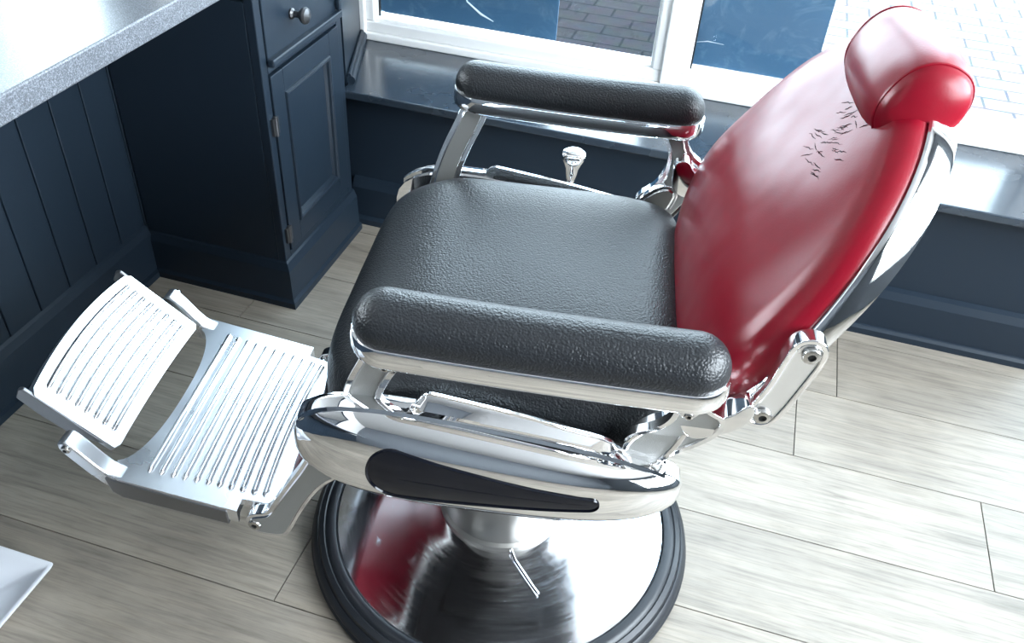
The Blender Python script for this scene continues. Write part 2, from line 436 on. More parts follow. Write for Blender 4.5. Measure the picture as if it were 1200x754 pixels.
# window_1 : white frame, centre mullion, two panes
win = empty('window_1', (-.15, YG, .392)); struct(win)
def wpart(name, boxes, mat, bevel=.004, parent=win):
    bm = bmesh.new()
    for d in boxes:
        x0, x1, y0, y1, z0, z1 = d
        box(bm, x0+.15, x1+.15, y0-YG, y1-YG, z0-.392, z1-.392)
    return mk(name, bm, mat, parent, smooth=False, bevel=bevel, seg=3)
X0, X1, XM0, XM1 = -1.022, .725, -.200, -.155
wpart('outer_frame', [(X0, X1, 2.118, 2.22, .392, .412), (X0, X0+.02, 2.118, 2.22, .412, 2.2), (XM0+.004, XM1-.004, 2.118, 2.22, .412, 2.2), (X1-.02, X1+.075, 2.118, 2.22, .392, 2.2), (X0, X1, 2.118, 2.22, 2.16, 2.2)], M['white_paint'])
for (a, b) in ((X0+.018, XM0+.006), (XM1-.006, X1-.018)):
    bz = .412
    s = wpart('sash', [(a, b, 2.128, 2.20, bz, bz+.030), (a, a+.026, 2.128, 2.20, bz+.03, 2.16), (b-.026, b, 2.128, 2.20, bz+.03, 2.16), (a+.026, b-.026, 2.128, 2.20, 2.13, 2.16)], M['white_paint'])
    bm = bmesh.new()
    ia, ib, z0_, z1_ = a+.026, b-.026, bz+.030, 2.13
    for d in ((ia-.002, ib+.002, 2.140, 2.153, z0_-.002, z0_+.006), (ia-.002, ia+.007, 2.140, 2.153, z0_, z1_), (ib-.007, ib+.002, 2.140, 2.153, z0_, z1_)):
        box(bm, d[0]+.15, d[1]+.15, d[2]-YG, d[3]-YG, d[4]-.392, d[5]-.392)
    mk('glazing_bead', bm, M['white_paint'], s, smooth=False, bevel=.003)
    bm = bmesh.new(); box(bm, ia+.0072+.15, ia+.0112+.15, 2.143-YG, 2.150-YG, z0_+.012-.392, z1_-.392)
    mk('gasket', bm, M['gasket'], s, smooth=False)
    bm = bmesh.new(); box(bm, a+.02+.15, b-.02+.15, YG+.004-YG, YG+.008-YG, bz+.02-.392, 2.14-.392)
    mk('pane', bm, M['glass'], s, smooth=False)
# outer stone ledge under the glass
bm = bmesh.new(); box(bm, -1.06, .80, 2.222, 2.33, .30, .395)
struct(mk('trim_4', bm, M['white_paint'], smooth=False, bevel=.006))

# dark film sheets on the outside of the glass
def film(name, x0, x1, z0, z1, label):
    bm = bmesh.new(); box(bm, 0, x1-x0, 0, .004, 0, z1-z0)
    o = mk(name, bm, M['film'], smooth=False, loc=(x0, YG+.010, z0)); tag(o, label, 'window film'); return o
fl = film('window_film', -.988, -.482, .462, .74, 'wide dark blue film sheet on the left window pane, crossed by a white scratch')
fr = film('window_film', -.148, .170, .462, .74, 'narrow dark blue film sheet on the right window pane behind the red chair back')
bm = bmesh.new()
tube(bm, [(.20, -.001, .14), (.245, -.001, .10), (.262, -.001, .062), (.30, -.001, .036), (.335, -.001, .022)], [.0008, .0016, .0022, .0034, .0012], 6)
tube(bm, [(.10, -.001, .085), (.125, -.001, .074), (.16, -.001, .082), (.20, -.001, .10)], .0010, 6)
mk('scratch', bm, M['scratch'], fl)
for pts in ([(.005, .285), (.04, .262), (.075, .258)], [(.004, .268), (.03, .250), (.07, .246)], [(.02, .055), (.05, .062), (.09, .060)]):
    bm = bmesh.new(); tube(bm, [(x, -.001, z) for x, z in pts], [.0006, .0013, .0005], 6); mk('scratch', bm, M['scratch'], fr)

# shop door right of the bay (outside the frame to the right) + unseen window added in the right wall to bring in side light
dr = empty('door_1', (1.33, 2.12, 0)); struct(dr)
bm = bmesh.new()
for d in ((-.50, -.40, -.03, .03, 0, 2.18), (.36, .46, -.03, .03, 0, 2.18), (-.40, .36, -.03, .03, 0, .20), (-.40, .36, -.03, .03, 2.06, 2.18), (-.40, .36, -.03, .03, .95, 1.03)): box(bm, *d)
mk('door_frame', bm, M['white_paint'], dr, smooth=False, bevel=.004)
bm = bmesh.new(); box(bm, -.41, .37, -.004, .004, .19, 2.07); mk('pane', bm, M['glass'], dr, smooth=False)
w2 = empty('window_2', (XR+.06, .375, WR[2])); struct(w2)
bm = bmesh.new(); hy = (WR[1]-WR[0])/2; hz = WR[3]-WR[2]
for d in ((-.04, .04, -hy, -hy+.06, 0, hz), (-.04, .04, hy-.06, hy, 0, hz), (-.04, .04, -.04, .04, 0, hz), (-.04, .04, -hy, hy, 0, .07), (-.04, .04, -hy, hy, hz-.06, hz)): box(bm, *d)
mk('window_frame', bm, M['white_paint'], w2, smooth=False, bevel=.004)

# street
bm = bmesh.new(); box(bm, -9, 12, 2.25, 14, -.2, -.12); struct(mk('ground_street', bm, M['paving'], smooth=False))
# unseen block added above the left half of the shop to shade the street
bm = bmesh.new(); box(bm, -9, -.20, -3, 2.30, ZC+.13, 9.5); struct(mk('shade_block', bm, M['shade_block_mat'], smooth=False))

# ------------------------------------------------------------------ worktop, cabinet, mirror
bm = bmesh.new(); box(bm, XL, -.88, -1.6, 1.832, .774, .812)
o = mk('worktop', bm, M['counter'], smooth=False, bevel=.003, seg=3)
tag(o, 'long speckled grey laminate worktop along the left wall', 'worktop')

CX0, CX1, CY0, CY1 = XL+.003, -.912, 1.442, 1.800
cab = tag(empty('cabinet', ((CX0+CX1)/2, (CY0+CY1)/2, 0)), 'navy painted narrow cabinet under the end of the worktop, one drawer above one door', 'cabinet')
ox, oy = (CX0+CX1)/2, (CY0+CY1)/2
def cpart(name, boxes, mat, parent=cab, bevel=.002, seg=2):
    bm = bmesh.new()
    for d in boxes: box(bm, d[0]-ox, d[1]-ox, d[2]-oy, d[3]-oy, d[4], d[5])
    return mk(name, bm, mat, parent, smooth=False, bevel=bevel, seg=seg)
ya, yb = CY0+.024, CY1-.024
cpart('body', [(CX0, CX1-.0202, CY0, CY1, .0, .716), (CX1-.02, CX1, CY0, ya, .0, .771), (CX1-.02, CX1, yb, CY1, .0, .771),
               (CX1-.02, CX1, ya+.0001, yb-.0001, .5665, .592), (CX1-.02, CX1, ya+.0001, yb-.0001, .732, .771), (CX1-.02, CX1, ya+.0001, yb-.0001, .0, .1365)], M['navy'])
cpart('top_rail', [(CX0, CX1-.0225, CY0+.012, CY0+.034, .7165, .772)], M['dark_wood'])
bm = bmesh.new()
prof = [(0, 0), (.022, 0), (.022, .016), (.015, .022), (.012, .100), (.005, .118), (0, .121)]
ring = [(CX0, CY0), (CX1, CY0), (CX1, CY1)]
dirs = [(0, -1), (1, -1), (1, 0)]
vv = [[bm.verts.new((x+dx*d-ox, y+dy*d-oy, z)) for d, z in prof] for (x, y), (dx, dy) in zip(ring, dirs)]
for a, b in zip(vv[:-1], vv[1:]):
    for i in range(len(prof)-1): bm.faces.new((a[i], b[i], b[i+1], a[i+1]))
mk('plinth', bm, M['navy'], cab, smooth=False)
# drawer front with raised moulding
DY0, DY1 = CY0+.025, CY1-.025
dw = cpart('drawer', [(CX1-.018, CX1+.003, DY0, DY1, .594, .730)], M['navy'], bevel=.002)
cpart('moulding', [(CX1+.0005, CX1+.017, DY0-.003, DY1+.005, .583, .599), (CX1+.0032, CX1+.015, DY1-.006, DY1+.005, .5995, .73)], M['navy'], dw, bevel=.004, seg=3)
bm = bmesh.new()
rings = []
for d, r in ((0, .011), (.004, .011), (.008, .007), (.018, .0065), (.022, .010), (.026, .0155), (.032, .0175), (.037, .0155), (.0405, .009), (.0415, 0.001)):
    rings.append([(d, r*math.cos(2*PI*k/24), r*math.sin(2*PI*k/24)) for k in range(24)])
loft(bm, rings); mk('knob', bm, M['knob'], dw, loc=(CX1+.003-ox, 1.575-oy, .656), wn=True)
# door with recessed panel
z0, z1 = .140, .562
dd = cpart('door', [(CX1-.016, CX1+.004, DY0, DY0+.048, z0, z1), (CX1-.016, CX1+.004, DY1-.048, DY1, z0, z1), (CX1-.016, CX1+.004, DY0+.048, DY1-.048, z0, z0+.05), (CX1-.016, CX1+.004, DY0+.048, DY1-.048, z1-.05, z1), (CX1-.014, CX1-.006, DY0+.04, DY1-.04, z0+.04, z1-.04)], M['navy'], bevel=.0015)
bm = bmesh.new()
pp = [(DY0+.050, z0+.052), (DY1-.050, z0+.052), (DY1-.050, z1-.052), (DY0+.050, z1-.052)]
cs = [(-.004, .003), (.0055, -.001), (.0065, -.005), (.003, -.009), (-.002, -.011), (-.008, -.016)]   # (x, inward<0)
cyy, czz = (DY0+DY1)/2, (z0+z1)/2
vv = [[bm.verts.new((CX1+.002+dx-ox, y+(-d if y < cyy else d)*1.0-oy, z+(-d if z < czz else d))) for dx, d in cs] for y, z in pp]
for i in range(4):
    a, b = vv[i], vv[(i+1) % 4]
    for k in range(len(cs)-1): bm.faces.new((a[k], b[k], b[k+1], a[k+1]))
mk('moulding', bm, M['navy'], dd, smooth=False)
for zz in (.455, .185):
    bm = bmesh.new(); tube(bm, [(0, 0, -.022), (0, 0, .022)], .0045, 10); box(bm, -.006, .0005, -.012, .012, -.019, .019)
    mk('hinge', bm, M['knob'], dd, loc=(CX1+.005-ox, DY0-.003-oy, zz))

mr_ = empty('mirror', (XL+.005, .35, .86)); tag(mr_, 'large framed mirror on the left wall above the worktop', 'mirror')
bm = bmesh.new(); box(bm, 0, .012, -1.2, 1.2, 0, 1.1); mk('mirror_glass', bm, M['mirror'], mr_, smooth=False)
bm = bmesh.new()
for d in ((0, .03, -1.25, -1.2, -.04, 1.14), (0, .03, 1.2, 1.25, -.04, 1.14), (0, .03, -1.2, 1.2, -.04, 0), (0, .03, -1.2, 1.2, 1.1, 1.14)): box(bm, *d)
mk('mirror_frame', bm, M['navy'], mr_, smooth=False, bevel=.004)

# ------------------------------------------------------------------ white tray at the lower left, a small carton standing in it
tr_ = tag(empty('tray', (-1.075, .42, 0)), 'shallow white plastic tray with flared sides on the floor at the lower left', 'tray')
def rrect(hx, hy, r, z, n=6):
    out = []
    for cx, cy_, a0 in ((hx-r, hy-r, 0), (-hx+r, hy-r, PI/2), (-hx+r, -hy+r, PI), (hx-r, -hy+r, 1.5*PI)):
        for k in range(n+1): t = a0 + PI/2*k/n; out.append((cx+r*math.cos(t), cy_+r*math.sin(t), z))
    return out
bm = bmesh.new()
loft(bm, [rrect(.094, .157, .010, .0), rrect(.165, .200, .006, .046), rrect(.168, .203, .006, .052), rrect(.165, .200, .006, .053), rrect(.158, .193, .006, .050), rrect(.092, .155, .010, .006)])
mk('tray_body', bm, M['card'], tr_, smooth=True)
pk = tag(empty('carton', (-1.056, .517, .0062)), 'small white carton standing inside the white tray', 'box')
bm = bmesh.new(); box(bm, -.055, .055, -.05, .05, 0, .06); mk('carton_body', bm, M['card'], pk, smooth=False, bevel=.002)

# ------------------------------------------------------------------ barber chair   local x = towards the back, y = towards the window
chair = tag(empty('barber_chair', (-.24098, .98143, 0), .165), 'chrome barber chair with black leather seat and reclined red leather back and headrest', 'barber chair')
C_ = chair
# --- base disc
bm = bmesh.new()
lathe(bm, [(.300, .014), (.300, .034), (.294, .041), (.27, .045), (.22, .052), (.16, .060), (.125, .066), (.108, .072), (.100, .072)], 96, caps=(True, True))
bd = mk('base_disc', bm, M['base_chrome'], C_)
bm = bmesh.new()
P = [(.299, 0), (.335, 0), (.341, .004), (.343, .010), (.3395, .014), (.3395, .016), (.3405, .020), (.337, .027), (.331, .031), (.3295, .0305), (.327, .036), (.319, .040), (.3165, .0385), (.312, .043), (.304, .045), (.298, .043), (.297, .030)]
lathe(bm, P, 96, caps=(False, False)); mk('rubber_ring', bm, M['rubber'], bd)
# --- pedestal
bm = bmesh.new()
lathe(bm, [(.100, .066), (.110, .068), (.112, .074), (.112, .082), (.107, .088), (.1055, .24), (.10, .262), (.085, .275), (.062, .28), (.060, .40)], 64)
mk('pedestal', bm, M['steel'], C_)
bm = bmesh.new()  # bent tube drawn in place of a reflection line on the base disc
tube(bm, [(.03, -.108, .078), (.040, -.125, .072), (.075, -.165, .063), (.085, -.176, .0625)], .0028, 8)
mk('reflection_line', bm, M['chrome'], C_)
# --- frame under the seat
bm = bmesh.new()
box(bm, -.19, .20, -.235, .235, .400, .452); box(bm, -.13, .13, -.13, .13, .375, .402)
mk('under_frame', bm, M['black_metal'], C_, smooth=False, bevel=.006)

# --- seat cushion
def super_ring(cx, cy_, a, b, n, z, seg=96, zf=None):
    out = []
    for k in range(seg):
        t = 2*PI*k/seg; c, s = math.cos(t), math.sin(t)
        x = cx + a*math.copysign(abs(c)**(2/n), c); y = cy_ + b*math.copysign(abs(s)**(2/n), s)
        out.append((x, y, zf(x, y, z) if zf else z))
    return out
def seat_z(x, y, z):
    return z - .020*smoothstep(-.12, -.235, x)*max(0, (z-.5)/.1) + .008*smoothstep(.10, .24, x)
prof = [(.965, .452), (.992, .458), (1.0, .472), (1.003, .50), (1.0, .525), (.992, .545), (.975, .562), (.945, .578), (.90, .590), (.83, .600), (.74, .607), (.62, .612), (.45, .616), (.25, .618), (.08, .619)]
bm = bmesh.new()
loft(bm, [super_ring(.002, 0, .242*(.25+.75*s) if s > .9 else .242*s*1.0, .262*s, 5.5 if s > .9 else 4.6, z, zf=seat_z) for s, z in [(p[0] if p[0] <= .9 else p[0], p[1]) for p in prof]])
mk('seat_cushion', bm, M['black_leather'], C_)
bm = bmesh.new()   # welt around the cushion foot
tube(bm, super_ring(.002, 0, .244, .266, 5.5, .485), .0035, 6, closed=True)
mk('seat_piping', bm, M['black_leather'], C_)

# --- side panels (chrome shells with a black teardrop inlay)
def panel_R(ang):
    """outline radius of the shell about its centre (before the taper)"""
    c, s = math.cos(ang), math.sin(ang)
    a = .240 if c > 0 else .246; b = .066 if s > 0 else .074
    n = 2.9
    return (abs(c/a)**n + abs(s/b)**n)**(-1/n)
PC = (0.0, .497)
VP = .290
def shear(u, z): return u, z*(1-1.55*u if z > 0 else 1-.25*u)      # the top line falls towards the rear
def dome(r): return .046*(1-r**3.0)**.6 if r < 1 else 0
def panel_pt(u, z, sgn, extra=0):
    """point on the shell for panel coordinates"""
    r = math.hypot(u, z)/max(1e-6, panel_R(math.atan2(z, u)))
    x, zz = shear(u, z)
    return (PC[0]+x, sgn*(VP+dome(min(r, 1))+extra), PC[1]+zz)
for sgn in (-1, 1):
    bm = bmesh.new(); seg = 120; rings = []
    rr = [1.0, .997, .985, .965, .93, .88, .82, .74, .64, .5, .35, .2, .08]
    ring0 = []
    for r in [None]+rr:
        ring = []
        for k in range(seg):
            t = 2*PI*k/seg
            R = panel_R(t)*(1.0 if r is None else r)
            u, z = R*math.cos(t), R*math.sin(t)
            p = panel_pt(u*.9999, z*.9999, sgn)
            if r is None: p = (p[0], sgn*(VP-.02), p[2])
            elif r == 1.0: p = (p[0], sgn*VP, p[2])
            ring.append(p)
        rings.append(ring)
    loft(bm, rings)
    sp_ = mk('side_panel', bm, M['chrome_clean'], C_)
    # upper flange: long cove that steps up along the middle
    bm = bmesh.new()
    prof_f = []
    us = [-.234, -.228, -.22, -.21, -.195, -.18, -.14, -.10, -.092, -.084, -.076, -.06, 0, .06, .12, .135, .145, .152, .158, .17, .19, .205, .216]
    rows = []
    for u in us:
        top = .002 + (.013 - .045*u)*(smoothstep(-.094, -.078, u)*(1-smoothstep(.143, .160, u)))
        b = .066*(1-min(1, abs(u/(.240 if u > 0 else .246)))**2.9)**(1/2.9)
        x, z0_ = shear(u, b*.985)
        base = PC[1]+z0_
        rows.append([(x, sgn*(VP+.008), base-.006), (x, sgn*(VP+.011), base-.001), (x, sgn*(VP+.009), base+.004), (x, sgn*(VP+.003), base+.006), (x, sgn*(VP-.003-top*.1), base+.006+top*.8), (x, sgn*(VP-.006-top*.2), base+.006+top), (x, sgn*(VP-.011-top*.2), base+.005+top), (x, sgn*(VP-.015-top*.2), base-.02)])
    loft(bm, rows, closed=True)
    mk('side_flange', bm, M['chrome_clean'], sp_)
    # teardrop inlay, sunk a little into the shell
    tp = []
    L0, L1, r0, r1 = -.106, .130, .037, .012
    for k in range(24): t = PI/2 + PI*k/23; tp.append((L0+r0*math.cos(t), .000+r0*math.sin(t)))
    for k in range(16): t = -PI/2 + PI*k/15; tp.append((L1+r1*math.cos(t), -.004+r1*math.sin(t)))
    tp2 = []
    for i in range(len(tp)):
        a, b = tp[i], tp[(i+1) % len(tp)]
        n = max(1, int(math.hypot(b[0]-a[0], b[1]-a[1])/.012))
        for j in range(n): tp2.append((a[0]+(b[0]-a[0])*j/n, a[1]+(b[1]-a[1])*j/n))
    bm = bmesh.new(); rings = []
    def axis_pt(p, s):
        cx = min(L1, max(L0, p[0])); cz = -.004*(cx-L0)/(L1-L0)
        return (cx+(p[0]-cx)*s, cz+(p[1]-cz)*s)
    for s, e in ((1.03, .0), (1.025, .0022), (.985, .0026), (.95, .0005), (.9, .0004), (.7, .0009), (.4, .0010), (.15, .0010), (.02, .0010)):
        rings.append([panel_pt(*axis_pt(p, s), sgn, e) for p in tp2])
    loft(bm, rings)
    mk('inlay', bm, M['black_gloss'], sp_)

# --- armrests
def stadium(hl, hw, n=20):
    pts = []
    for k in range(n+1): t = -PI/2 + PI*k/n; pts.append((hl-hw+hw*math.cos(t), hw*math.sin(t)))
    for k in range(n+1): t = PI/2 + PI*k/n; pts.append((-(hl-hw)+hw*math.cos(t), hw*math.sin(t)))
    out = []
    for i in range(len(pts)):
        a, b = pts[i], pts[(i+1) % len(pts)]
        n_ = max(1, int(math.hypot(b[0]-a[0], b[1]-a[1])/.02))
        for j in range(n_): out.append((a[0]+(b[0]-a[0])*j/n_, a[1]+(b[1]-a[1])*j/n_))
    return out
def stad_loft(bm, hl, hw, prof, c, tilt, bow=0):
    rings = []
    for ins, z in prof:
        ring = stadium(hl-ins, hw-ins)
        rings.append([(c[0]+x, c[1]+y, c[2]+z - tilt*x + bow*(x/hl)**2) for x, y in ring])
    loft(bm, rings)
def recess_plate(name, poly, y0, y1, parent, inset, depth, side, mats, bevel=.003):
    bm = bmesh.new(); plate(bm, poly, y0, y1, inset, depth, 0, 1, side)
    return mk(name, bm, mats, parent, smooth=True, bevel=bevel, seg=3)
def bolt_y(name, x, y, z, r, sgn, parent, mat=M['bolt']):
    """button head bolt with a hex socket, axis along y, facing sgn"""
    bm = bmesh.new()
    prof = [(r, 0), (r, .0025), (r*.86, .0045), (r*.5, .0055), (r*.44, .0055)]
    rings = [[(rad*math.cos(2*PI*k/24), sgn*h, rad*math.sin(2*PI*k/24)) for k in range(24)] for rad, h in prof]
    loft(bm, rings, caps=(True, False))
    bmh = [(r*.44*math.cos(2*PI*k/24), sgn*.0055, r*.44*math.sin(2*PI*k/24)) for k in range(24)]
    bmi = [(r*.40*math.cos(2*PI*k/24), sgn*.0030, r*.40*math.sin(2*PI*k/24)) for k in range(24)]
    loft(bm, [bmh, bmi], caps=(False, True), mi=1)
    return mk(name, bm, [mat, M['socket']], parent, loc=(x, y, z))
for sgn in (-1, 1):
    c = (.051, sgn*.310, .682)
    bm = bmesh.new()
    stad_loft(bm, .205, .041, [(.016, -.004), (.004, -.002), (.001, .002), (0, .008), (0, .020), (.0015, .0245), (.005, .026)], c, .022, .004)
    ar = mk('armrest', bm, M['chrome_clean'], C_)
    bm = bmesh.new()
    pr = [(.004, .018), (.001, .026)] + [(.0375*(1-math.cos(q)), .031+.039*math.sin(q)**.92) for q in [PI/2*k/14 for k in range(14)]]
    stad_loft(bm, .202, .038, pr, c, .022, .004)
    mk('arm_pad', bm, M['black_leather'], ar)
    def lean(o, z0=.690, k=.30):
        for v in o.data.vertices: v.co.y -= sgn*k*max(0, z0-v.co.z)
        return o
    # front bracket : curved bar leaning in behind the side shell, with a small bolted lug on top
    fb = [(-.137, .690), (-.090, .690), (-.102, .655), (-.120, .617), (-.134, .580), (-.138, .535), (-.188, .530), (-.183, .570), (-.168, .617), (-.151, .655)]
    lean(recess_plate('front_bracket', chaikin(fb, 2), sgn*.3185, sgn*.3045, ar, .0075, .004, -1, [M['chrome'], M['cast']]))
    bm = bmesh.new(); lugp = [(-.088, .690), (-.128, .690), (-.134, .668), (-.131, .650), (-.120, .642), (-.109, .649), (-.101, .668)]
    plate(bm, chaikin(lugp, 2), sgn*.322, sgn*.312); lean(mk('bracket_lug', bm, [M['cast']], ar, bevel=.002))
    lean(bolt_y('bolt', -.1185, sgn*.311, .657, .0055, sgn, ar), 0, 0)
    # rear bracket : narrow neck, flared plate, foot turning forwards
    rb = [(.176, .684), (.232, .684), (.234, .664), (.246, .645), (.268, .632), (.268, .600), (.252, .570), (.232, .545), (.212, .520), (.160, .545), (.164, .572), (.190, .590), (.204, .612), (.208, .636), (.203, .657)]
    lean(recess_plate('rear_bracket', chaikin(rb, 2), sgn*.3185, sgn*.3045, ar, .0065, .003, -1, [M['chrome'], M['cast']]))
    bm = bmesh.new(); lugp = [(.190, .684), (.228, .684), (.233, .660), (.234, .640), (.223, .629), (.211, .636), (.205, .660)]
    plate(bm, chaikin(lugp, 2), sgn*.324, sgn*.312); lean(mk('bracket_lug', bm, M['chrome_clean'], ar, bevel=.002))
    bolt_y('bolt', .222, sgn*.310, .643, .0055, sgn, ar)
    # the foot of the rear bracket stands proud as a ribbed casting
    ft = [(.160, .536), (.162, .560), (.184, .588), (.212, .604), (.234, .590), (.226, .562), (.212, .530), (.192, .518), (.174, .522)]
    recess_plate('bracket_foot', chaikin(ft, 1), sgn*.2835, sgn*.262, ar, .006, .002, -1, [M['chrome'], M['cast']], bevel=.003)

# --- backrest
A = math.atan(.50); EX = Vector((math.sin(A), 0, math.cos(A))); EN = Vector((-math.cos(A), 0, math.sin(A))); EY = Vector((0, 1, 0))
P0 = Vector((.333, 0, .740))
def back_pt(a, t, n): return P0 + EY*a + EX*t + EN*n
def back_outline(scale, seg=96, grow=0):
    out = []
    for k in range(seg):
        th = 2*PI*k/seg; c, s = math.cos(th), math.sin(th)
        n = 2.6
        a = (.258)*math.copysign(abs(c)**(2/n), c); t = (.225 if s > 0 else .213)*math.copysign(abs(s)**(2/n), s)
        m = math.hypot(a, t); g = scale + grow/m
        a, t = a*g, t*g
        a *= 1 - .17*(t/.22)      # a little broader low down
        out.append((a, t))
    return out
def back_loft(bm, prof, seg=96, shape=None):
    rings = []
    for g, sc, n in prof:
        rings.append([back_pt(a, t, n + (shape(a, t, n) if shape else 0)) for a, t in back_outline(sc, seg, g)])
    loft(bm, rings)
bm = bmesh.new()
def lumbar(a, t, n):
    return .012*math.exp(-((t+.08)/.09)**2)*max(0, n)/.047 - .010*math.exp(-((t-.13)/.07)**2 - (a/.16)**2)*max(0, n)/.047
back_loft(bm, [(-.006, 1, -.009), (-.001, 1, -.006), (0, 1, .002), (-.002, 1, .010), (-.007, 1, .018), (-.014, 1, .0245), (0, .92, .030), (0, .85, .034), (0, .76, .038), (0, .64, .0415), (0, .5, .044), (0, .34, .0455), (0, .18, .0465), (0, .06, .0465)], shape=lumbar)
bk = mk('back_cushion', bm, M['red_leather'], C_)
# wrinkles below the headrest as dark tubes, their shade put into the colour
def surf_n(a, t):
    """front surface of the cushion at (a,t): interpolate the same profile"""
    prof = [(1, .002), (.97, .018), (.945, .0245), (.92, .030), (.85, .034), (.76, .038), (.64, .0415), (.5, .044), (.34, .0455), (.18, .0465), (0, .0465)]
    aa = a/(1-.17*(t/.22)); n = 2.6
    r = ((abs(aa)/.258)**n + (abs(t)/(.225 if t > 0 else .213))**n)**(1/n)
    for (r1, n1), (r0, n0) in zip(prof[:-1], prof[1:]):
        if r0 <= r <= r1:
            nn = n0 + (n1-n0)*(r-r0)/(r1-r0); return nn + lumbar(a, t, nn)
    return .004
for k in range(40):
    t = random.uniform(.085, .165); a = random.gauss(-.052, .026)
    ln = random.uniform(.014, .034); p = []
    an = random.gauss(-.45, .22)
    for j in range(7):
        f = j/6-.5; aa = a + f*ln*math.cos(an)+random.uniform(-.0008, .0008); tt = t + f*ln*math.sin(an) + random.uniform(-.0010, .0010)
        p.append(back_pt(aa, tt, surf_n(aa, tt)+.0001))
    bm = bmesh.new(); tube(bm, p, [.0001, .0004, .0006, .0007, .0006, .0004, .0001], 5)
    mk('leather_crease', bm, M['crease'], bk)
# chrome frame band round the back and the shell closing it
bm = bmesh.new()
back_loft(bm, [(-.004, 1, -.014), (-.002, 1, -.006), (.000, 1, -.002), (.003, 1, -.001), (.0055, 1, -.003), (.0065, 1, -.008), (.0068, 1, -.020), (.006, 1, -.033), (.004, 1, -.038), (0, 1, -.040), (-.004, 1, -.038), (-.006, 1, -.030), (0, .9, -.030), (0, .6, -.032), (0, .2, -.034)], shape=lambda a, t, n: n*(-.38 + .42*smoothstep(-.12, .16, t)) if n < -.003 else 0)
mk('back_frame', bm, M['chrome_clean'], C_)
# bracket plates either side
for sgn in (-1, 1):
    bp = [(.310, .757), (.330, .765), (.345, .757), (.350, .740), (.341, .705), (.322, .640), (.308, .626), (.290, .628), (.280, .640), (.286, .662), (.297, .690), (.303, .725)]
    bp = [(u+.006, z-.0175) for u, z in bp]
    bb = recess_plate('back_bracket', chaikin(bp, 2), sgn*.2825, sgn*.262, C_, .006, .002, -1, [M['chrome'], M['alu']], bevel=.003)
    bolt_y('bolt', .337, sgn*.281, .7245, .0105, sgn, bb); bolt_y('bolt', .308, sgn*.281, .6285, .0105, sgn, bb)
    # J shaped hinge casting joining the arm to the back bracket
    hp = [(.218, .650), (.238, .652), (.249, .632), (.265, .624), (.277, .633), (.286, .646), (.293, .650), (.298, .636), (.294, .622), (.282, .606), (.262, .594), (.238, .583), (.221, .596), (.215, .622)]
    bm = bmesh.new(); plate(bm, chaikin(hp, 2), sgn*.290, sgn*.258); mk('back_hinge', bm, M['chrome'], C_, bevel=.004, seg=3)

# --- headrest : bolster with flattened ends and piping
HC = Vector((.426, -.012, .928)); HH, HD = .059, .054
def head_section(s, seg=48, grow=0):
    out = []
    for k in range(seg):
        th = 2*PI*k/seg; c, s_ = math.cos(th), math.sin(th); n = 2.25
        n_ = (HD*s+grow)*math.copysign(abs(c)**(2/n), c); t = (HH*s+grow)*math.copysign(abs(s_)**(2/n), s_)
        if n_ < 0: n_ *= .8
        out.append((t, n_))
    return out
def head_pt(y, t, n): return HC + EY*y + EX*t + EN*n
hw = .100
hp = [(-1.06, .08), (-1.05, .35), (-1.02, .6), (-.97, .77), (-.91, .855), (-.86, .885), (-.83, .90), (-.7, .95), (-.5, .985), (-.25, 1.0), (0, 1.0)]
hp = hp + [(-y, s) for y, s in hp[-2::-1]]
bm = bmesh.new(); loft(bm, [[head_pt(y*hw, t, n) for t, n in head_section(s)] for y, s in hp])
hr = mk('headrest', bm, M['red_leather'], C_)
for sgn in (-1, 1):
    bm = bmesh.new(); tube(bm, [head_pt(sgn*hw*.86, t, n) for t, n in head_section(.887, grow=-.0002)], .0018, 6, closed=True)
    mk('piping', bm, M['red_leather'], hr)
for k in (-1, 1):
    bm = bmesh.new(); tube(bm, [back_pt(k*.045, .14, -.03), back_pt(k*.045, .20, -.028), back_pt(k*.045, .232, -.016)], .006, 10)
    mk('headrest_post', bm, M['chrome_clean'], hr)

# --- leg rest : curved brackets, red calf pad, ribbed foot plates
for sgn in (-1, 1):
    lb = [(-.398, .178), (-.392, .160), (-.376, .150), (-.336, .152), (-.324, .166), (-.306, .210), (-.284, .256), (-.258, .296), (-.215, .330), (-.205, .400), (-.230, .430), (-.262, .400), (-.288, .335), (-.322, .276), (-.346, .232), (-.360, .205), (-.376, .200), (-.390, .194)]
    lb = [(u+.010, z+.006) for u, z in lb]
    l = recess_plate('leg_bracket', chaikin(lb, 2), sgn*.203, sgn*.182, C_, .006, .0025, -1, [M['chrome'], M['cast']], bevel=.0025)
    bolt_y('bolt', -.371, sgn*.203, .181, .0105, sgn, l)
bm = bmesh.new()
d = Vector((-.075, 0, -.20)).normalized(); nrm = Vector((-d.z*-1, 0, d.x*-1))
c0 = Vector((-.232, 0, .435)); nv = Vector((-.936, 0, .351))
def calf(y, t, n): return c0 + Vector((0, y, 0)) + Vector((-.351, 0, -.936))*t + nv*n
rings = []
for ins, n in ((.004, -.010), (0, -.006), (0, .006), (.004, .013), (.012, .018), (.03, .022), (.06, .024)):
    hwid, t0, t1 = .178-ins, .02+ins, .235-ins
    ring = []
    for k in range(48):
        th = 2*PI*k/48; c, s = math.cos(th), math.sin(th)
        ring.append(calf(hwid*math.copysign(abs(c)**.35, c), (t0+t1)/2 + (t1-t0)/2*math.copysign(abs(s)**.35, s), n))
    rings.append(ring)
loft(bm, rings); cfp = mk('calf_pad', bm, M['red_panel'], C_)
